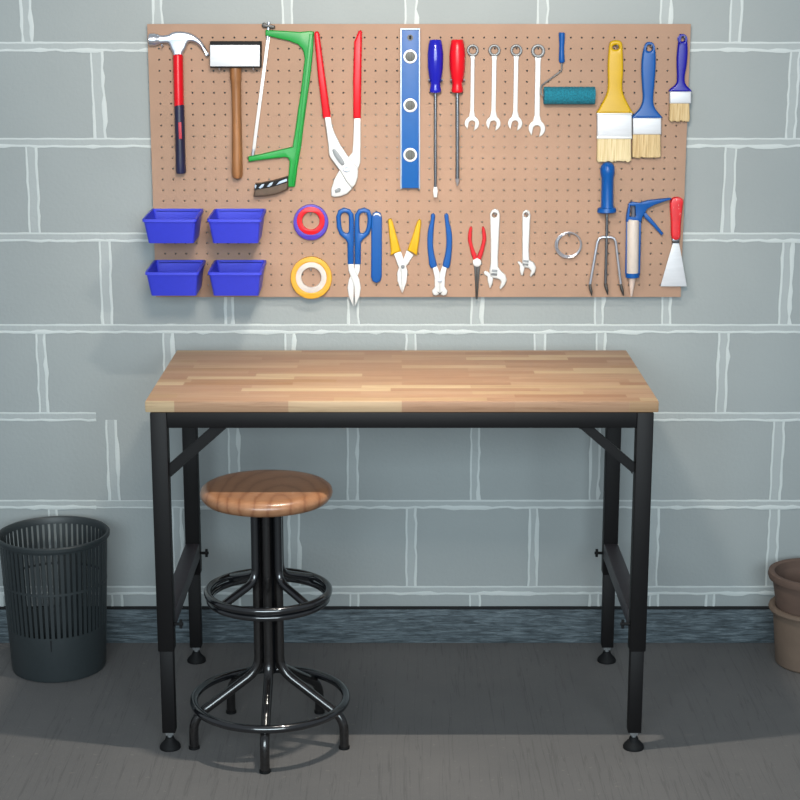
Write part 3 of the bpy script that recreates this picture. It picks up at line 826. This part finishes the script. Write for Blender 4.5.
# --- hand cultivator
t = T('hand_cultivator', 'three-pronged garden hand cultivator with a blue handle', 'cultivator', 607.5, 296)
hd = MB(); vrod(hd, [(607.5, 162.2, 1.5), (607.5, 163, 4), (607.5, 165.5, 6.3), (607.5, 169.5, 7.3), (607.5, 174, 6.9), (607.5, 178, 6), (607.3, 190, 6), (607.2, 205, 6.2), (607.2, 208, 6.6)], seg=24)
ky = YB-px_of(7.3)
hd.rod([B(606.8, y_, ky) for y_ in (207.4, 208.2, 212, 213)], [px_of(q) for q in (7.5, 9.2, 9.7, 8)], 24, sq=.8)
hd.build('handle', M['blue'], t)
s_ = MB(); s_.rod([B(606.9, 212, ky), B(606.6, 237, ky), B(606, 262, ky), B(605.4, 284, ky)], px_of(1.5), 10); s_.build('shaft', M['chrome'], t)
s_ = MB(); s_.rod([B(589.9, 285, ky), B(597.4, 242, ky), B(599, 238.6, ky), B(602, 237.2, ky), B(611, 237.2, ky), B(614, 238.4, ky), B(615.6, 241.6, ky), B(620.8, 285, ky)], px_of(1.35), 10); s_.build('tine_bow', M['steel'], t)
for x0, y0, dx in ((589.9, 284.6, 1.8), (605.4, 283.6, 2.4), (620.8, 284.6, 2.6)):
    s_ = MB(); s_.rod([B(x0, y0, ky), B(x0+dx*.2, y0+3, ky-.004), B(x0+dx*.7, y0+7, ky-.006), B(x0+dx, y0+10.8, ky+.006)], [px_of(1.5), px_of(1.7), px_of(1.4), px_of(.5)], 10); s_.build('tine_tip', M['darksteel'], t, 'dark hooked tip')

# --- caulking gun
t = T('caulking_gun', 'blue caulking gun holding a white cartridge, nozzle down', 'caulking gun', 632, 296)
vrod(MB(), [(633.2, 219.6, 5.6), (633, 221.4, 6.1), (632.4, 272.6, 6.1), (632.4, 274.5, 5.6)], seg=24).build('cartridge', M['cream'], t)
ky = YB-px_of(6.1)
s_ = MB(); s_.rod([B(632.3, 274, ky), B(632.2, 277, ky), B(632.0, 279, ky), B(631.4, 296.2, ky)], [px_of(q) for q in (4.6, 3.9, 3.6, .9)], 16); s_.build('nozzle', M['nozzle'], t)
MB().plate([(626.4, 218), (627.8, 218), (626.6, 274), (625.3, 274)], .008, yb=ky+.006, bev=.001).build('cradle_rail', M['blue'], t)
MB().plate([(639.2, 218), (641.2, 218), (640, 274), (638.6, 274)], .008, yb=ky+.006, bev=.001).build('cradle_rail', M['blue'], t)
s_ = MB(); s_.rod([B(632.4, y_, ky) for y_ in (272.8, 273.2, 277, 277.4)], [px_of(q) for q in (6.6, 7.1, 7.1, 6.6)], 24); s_.build('front_ring', M['blue'], t)
MB().plate([(629, 203.4), (632.4, 202), (640, 203), (647.5, 200.7), (660, 199.2), (670.6, 198), (671.8, 199.2), (662, 202.4), (654.4, 205), (647.2, 209), (645, 213), (642.4, 217.5), (641.4, 221.8), (626.2, 221.8), (626.6, 216)], .018, yb=YB-.006, bev=.002, holes=[[(630.6, 205.6), (635.6, 206), (636, 217), (629.4, 217)]]).build('frame', M['blue'], t)
s_ = MB()
for k in range(9): s_.torus(B(633.2, 206.6+k*1.25, YB-.015), px_of(1.9), .0011, n=16, seg=6)
s_.build('spring', M['steel'], t)
MB().plate([(642.7, 213.6), (645.5, 212), (654, 221.6), (663.4, 233.3), (662, 235.8), (653, 226), (644.6, 217.6)], .01, yb=YB-.01, bev=.002).build('trigger', M['blue'], t)

# --- putty knife
t = T('putty_knife', 'putty knife with a chipped red handle and wide white blade', 'putty knife', 674, 286)
MB().plate([(671, 200.6), (673.6, 197.8), (677.5, 197.2), (681.4, 198), (683.5, 201), (682.8, 208), (681.2, 224), (680, 238.6), (672.2, 238.6), (671.2, 222), (670.2, 206)], .017, bev=.005, smooth=True, res=3).build('handle', M['wornred'], t)
MB().plate([(671.7, 238), (680, 238), (679.6, 243.4), (672.4, 243.4)], .013, yb=YB-.002, bev=.004).build('ferrule', M['chrome'], t)
MB().plate([(673, 243), (679, 243), (682.6, 262), (686.8, 286.4), (660.4, 286.4), (667.4, 262)], .002, yb=YB-.0075, bev=.0004).build('blade', M['satin'], t)


# --- hooks that show in the tools' hanging holes
def hook(px, py, label, out=.02):
    a = B(px, py, YB+.001); m = MB()
    m.rod([a, a+Vector((0, -out, 0)), a+Vector((0, -out-.003, .0012)), a+Vector((0, -out-.0045, .0055))], .0018, 8)
    tag(m.build('peg_hook', M['steel'], loc=a), label, 'hook', 'small metal hooks in the pegboard')


hook(616, 46.4, 'small metal hook through the hole of the yellow brush', .023)
hook(650.2, 46.6, 'small metal hook through the hole of the sky blue brush', .023)
hook(682.8, 37.8, 'small metal hook through the hole of the navy brush', .023)
hook(311, 213.8, 'small metal hook holding the purple and red tape', .017)
hook(311.2, 269.6, 'small metal hook holding the yellow tape', .017)
hook(366, 213.8, 'small metal hook in the right loop of the blue-handled tin snips', .016)
hook(494.8, 214, 'small metal hook through the larger adjustable wrench', .014)
hook(526.3, 214, 'small metal hook through the smaller adjustable wrench', .014)
hook(568.7, 235.0, 'small metal hook holding the wire coil', .018)
# hammer hangs on two pegs, level on one
for px_, py_, lb in ((163.6, 46.4, 'small metal peg under the neck of the claw hammer'), (220.6, 69.4, 'small metal peg under the left of the mallet head'), (254.4, 69.4, 'small metal peg under the right of the mallet head')):
    hook(px_, py_, lb, .03)
a = B(410.2, 37.6, YB-.018); m = MB()
m.rod([a, a+Vector((0, -.008, -.001)), a+Vector((0, -.011, .004))], .003, 10); m.rod([a+Vector((0, -.0003, 0)), a+Vector((0, -.002, 0))], .008, 16)
tag(m.build('peg_hook', M['darksteel'], loc=a), 'small metal hook at the top of the blue spirit level', 'hook', 'small metal hooks in the pegboard')

# ------------------------------------------------------------------ workbench
TX, TW, TD, YF, HT = .0045, .61, .604, -.7542, .8945
TH = .0275
t = thing('workbench', 'black steel workbench with a butcher-block wooden top', 'workbench', (TX, YF+TD/2, 0))
MB().box(TX-TW, TX+TW, YF, YF+TD, HT-TH, HT, .003).build('tabletop', M['top'], t)
LY, RY = -.7357, -.160; LX = .579; zt = HT-TH
ap = .038
fr = MB()
fr.box(TX-LX+.02, TX+LX-.02, LY-.0195, LY+.0195, zt-ap, zt, .002)
fr.build('front_rail', M['black'], t)
fr = MB(); fr.box(TX-LX+.02, TX+LX-.02, RY-.0195, RY+.0195, zt-ap, zt, .002); fr.build('rear_rail', M['black'], t)
for s_ in (-1, 1):
    x = TX+s_*LX
    MB().box(x-.0195, x+.0195, LY+.0195, RY-.0195, zt-ap, zt, .002).build('side_rail', M['black'], t)
    for yy, zo in ((LY, .262), (RY, .262)):
        lg = MB().box(x-.02, x+.02, yy-.02, yy+.02, zo, zt, .003).build('leg', M['black'], t)
        MB().box(x-.0165, x+.0165, yy-.0165, yy+.0165, .046, zo+.001, .002).build('leg_extension', M['black'], lg)
        bo = MB(); bo.rod([(x, yy, .028), (x, yy, .047)], .006, 12); bo.rod([(x, yy, .036), (x, yy, .044)], .011, 6); bo.build('foot_bolt', M['zinc'], lg)
        ft = MB(); ft.rod([(x, yy, 0), (x, yy, .004), (x, yy, .010), (x, yy, .022), (x, yy, .030)], [.026, .0265, .024, .013, .010], 24); ft.build('foot_pad', M['rubber'], lg)
        zk = B(178, 624, LY).z if yy == LY else B(205, 553, RY).z
        kn = MB()
        xi = x-s_*.02
        kn.rod([(xi, yy, zk), (xi-s_*.022, yy, zk)], .004, 10)
        kn.beam((xi-s_*.016, yy, zk-.010), (xi-s_*.016, yy, zk+.010), .006, .005, up=(1, 0, 0), bev=.001)
        kn.build('wing_knob', M['rubber'], lg)
        if yy == LY: continue
        bt2 = MB(); bt2.rod([(x, yy-.0195, zt-.07), (x, yy-.0222, zt-.07)], .0055, 12); bt2.build('bolt_head', M['darksteel'], lg)
    zc = B(205, 549, RY).z
    MB().box(x-.0195, x+.0195, LY+.02, RY-.02, zc-.022, zc+.022, .002).build('side_stretcher', M['lit_black'], t)  # paler than the legs, with the light from above in its colour
    pa = B(222 if s_ < 0 else 583, 427, LY); pc = B(168 if s_ < 0 else 635, 472 if s_ < 0 else 469, LY)
    MB().beam((pa.x, LY, pa.z+.006), (pc.x, LY, pc.z), .006, .022, up=(0, 0, 1)).build('corner_brace', M['black'], t)

# ------------------------------------------------------------------ stool
sc = G(271, 738); SX, SY = sc.x, sc.y
zseat = B(268, 485.5, SY).z
t = thing('stool', 'round wooden stool on black bent-tube legs under the front of the workbench', 'stool', (SX, SY, 0))
R = .1625
prof = [(0, zseat-.040), (R-.028, zseat-.040), (R-.010, zseat-.034), (R-.002, zseat-.024), (R, zseat-.017), (R-.0025, zseat-.008), (R-.010, zseat-.002), (R-.022, zseat+.0005), (R-.04, zseat), (0, zseat-.0005)]
s_ = MB(); s_.lathe((SX, SY, 0), prof, 72); s_.build('seat', M['seat'], t, sharp=60)
s_ = MB(); s_.rod([(SX, SY, zseat-.052), (SX, SY, zseat-.0402)], .075, 32); s_.build('seat_plate', M['blackshiny'], t)
zr1 = B(268, 590.5, SY).z; R1 = .150
zr2 = B(268, 698, SY).z; R2 = .191
zbend = B(252, 577, SY).z; zlow = B(252, 668, SY).z
rt = .0128; rc = .0275


def bend(pts, n=5, r=.03):                  # round the corners of a path
    pts = [Vector(p) for p in pts]; out = [pts[0]]
    for a, p, c_ in zip(pts, pts[1:], pts[2:]):
        A = p+(a-p).normalized()*min(r, (a-p).length*.45); Z = p+(c_-p).normalized()*min(r, (c_-p).length*.45)
        for k in range(n+1):
            q = k/n; out.append((1-q)**2*A+2*q*(1-q)*p+q*q*Z)
    out.append(pts[-1]); return out


RF = .197
for k in range(5):
    a = -PI/2+2*PI*k/5; d = Vector((math.cos(a), math.sin(a), 0)); o = Vector((SX, SY, 0))
    s_ = MB(); z_ = Vector((0, 0, 1))
    s_.rod(bend([o+d*rc+z_*(zseat-.052), o+d*rc+z_*zlow, o+d*RF+z_*(zr2-.028), o+d*RF], r=.035), rt*.92, 16)
    lg = s_.build('leg', M['hammered'], t)
    s_ = MB(); s_.rod([o+d*RF, o+d*RF+z_*.006], rt*1.08, 16); s_.build('leg_cap', M['rubber'], lg)
for k in range(4):
    a = -PI/2+2*PI*(k+.5)/4; d = Vector((math.cos(a), math.sin(a), 0)); o = Vector((SX, SY, 0)); z_ = Vector((0, 0, 1))
    s_ = MB()
    s_.rod(bend([o+d*(rc+.012)+z_*(zseat-.052), o+d*(rc+.012)+z_*zbend, o+d*(R1-.004)+z_*(zr1-.002)], r=.03), rt*.8, 14)
    s_.build('ring_support', M['blackshiny'], t)
s_ = MB(); s_.torus((SX, SY, zr1), R1, .0095, n=72, seg=14); s_.build('upper_ring', M['blackshiny'], t)
s_ = MB(); s_.torus((SX, SY, zr1-.0185), R1-.004, .008, n=72, seg=14); s_.build('upper_ring', M['blackshiny'], t)
s_ = MB(); s_.torus((SX, SY, zr2), R2, .0105, n=72, seg=14); s_.build('foot_ring', M['blackshiny'], t)
s_ = MB(); s_.rod([(SX, SY, zlow-.01), (SX, SY, zseat-.052)], .017, 16); s_.build('spindle', M['blackshiny'], t)

# ------------------------------------------------------------------ waste bin
bc = G(59.5, 666); bc.z = 0
RB, RT = .1295, .1535
HB = B(55.5, 532, bc.y).z
t = thing('waste_bin', 'charcoal plastic waste basket with vertical slots against the wall', 'waste bin', bc)
zs0 = HB*.335


def rad(z): return RB+(RT-.006-RB)*z/HB


s_ = MB()
s_.lathe((bc.x, bc.y, 0), [(0, 0), (RB-.008, 0), (RB-.002, .003), (RB, .010), (rad(zs0), zs0), (rad(zs0)-.003, zs0), (RB-.004, .008), (0, .005)], 72)
zt0, zt1 = HB-.055, HB-.02
NB = 56
for k in range(NB):
    loops = []
    for z in (zs0-.001, (zs0+zt1)/2, zt1+.001):
        l = []
        for da, dr in ((-.29, 0), (.29, 0), (.29, -.003), (-.29, -.003)):
            a = 2*PI*(k+da)/NB; r = rad(z)+dr; l.append((bc.x+r*math.cos(a), bc.y+r*math.sin(a), z))
        loops.append(l)
    s_.loft(loops)
zm = zs0+(zt1-zs0)*.52
s_.lathe((bc.x, bc.y, 0), [(rad(zm-.003)-.0035, zm-.003), (rad(zm)+.0008, zm-.003), (rad(zm)+.0008, zm+.003), (rad(zm)-.0035, zm+.003), (rad(zm-.003)-.0035, zm-.003)], 72)
s_.build('basket', M['bin'], t)
s_ = MB(); s_.lathe((bc.x, bc.y, 0), [(rad(zt1)-.004, zt1), (rad(zt1)+.001, zt1), (RT-.004, HB-.014), (RT, HB-.012), (RT+.001, HB-.003), (RT-.002, HB), (RT-.007, HB), (RT-.010, HB-.004), (rad(zt1)-.004, zt1)], 72)
s_.build('rim', M['bin'], t)
s_ = MB(); aa = -PI/2+.06
for dz in (0,):
    p0 = Vector((bc.x+(rad(zs0)+.0004)*math.cos(aa), bc.y+(rad(zs0)+.0004)*math.sin(aa), zs0-.004)); p1 = Vector((bc.x+(rad(zs0*.72)+.0004)*math.cos(aa), bc.y+(rad(zs0*.72)+.0004)*math.sin(aa), zs0*.72))
    s_.rod([p0, p1], [.0022, .0012], 8, sq=.3)
s_.build('slit', M['gap'], t, 'short dark slit in the solid band')

# ------------------------------------------------------------------ clay pots
pc = G(809, 663); pc.z = 0
hz = B(812, 605, pc.y).z; hz2 = B(812, 571.5, pc.y).z


def pot(name, label, m, z0, rb, rt_, h, lip):
    t = thing(name, label, 'plant pot', (pc.x, pc.y, z0), 'stacked plant pots')
    s_ = MB(); w_ = .006
    s_.lathe((pc.x, pc.y, z0), [(0, 0), (rb-.006, 0), (rb, .006), (rt_-.004, h-lip), (rt_-.004-w_, h-lip), (rb-w_, .009), (0, .009)], 64); s_.build('body', m, t)
    s_ = MB()
    s_.lathe((pc.x, pc.y, z0), [(rt_-.010, h-lip-.001), (rt_-.004, h-lip-.001), (rt_+.006, h-lip+.003), (rt_+.009, h-lip*.5), (rt_+.007, h-.002), (rt_+.003, h), (rt_-.005, h), (rt_-.0095, h-.003), (rt_-.010, h-lip-.001)], 64)
    s_.build('rim', m, t)
    return t


pot('plant_pot', 'lower brown plant pot at the right edge, standing on the floor', M['pot2'], 0, .094, .111, hz, .018)
pot('plant_pot', 'brown plant pot nested inside the lower one at the right edge', M['pot'], .014, .074, .117, hz2-.014, .024)

# ------------------------------------------------------------------ light
wd = bpy.data.worlds.new('room_light'); bpy.context.scene.world = wd; wd.use_nodes = True
bg = wd.node_tree.nodes['Background']
bg.inputs[0].default_value = (.86, .96, 1.06, 1); bg.inputs[1].default_value = .33


def area(name, loc, rot, sx, sy, power, c, spread=180):
    l = bpy.data.lights.new(name, 'AREA'); l.shape = 'RECTANGLE'; l.size = sx; l.size_y = sy; l.energy = power; l.color = c; l.spread = math.radians(spread)
    o = bpy.data.objects.new(name, l); C.objects.link(o); o.location = loc; o.rotation_euler = rot
    return o


area('bench_lamp', (TX, YF-.145, 2.06), (0, 0, 0), .12, .012, 11, (1, .935, .83), 126)
area('added_wall_fill', (TX, -3.0, 2.62), (math.radians(73), 0, 0), .6, .45, 9.6, (1, .875, .74), 54)  # unseen soft panel added to brighten the middle of the upper wall

area('added_front_fill', (0, -6.4, 2.2), (math.radians(82), 0, 0), 4.4, 1.8, 322, (.80, .935, 1.0))  # cool fill panel added behind the camera to lift the wall under the bench

vs = bpy.context.scene.view_settings
vs.view_transform = 'Standard'; vs.look = 'None'; vs.exposure = 0; vs.gamma = 1; vs.use_curve_mapping = False
bpy.context.scene.display_settings.display_device = 'sRGB'
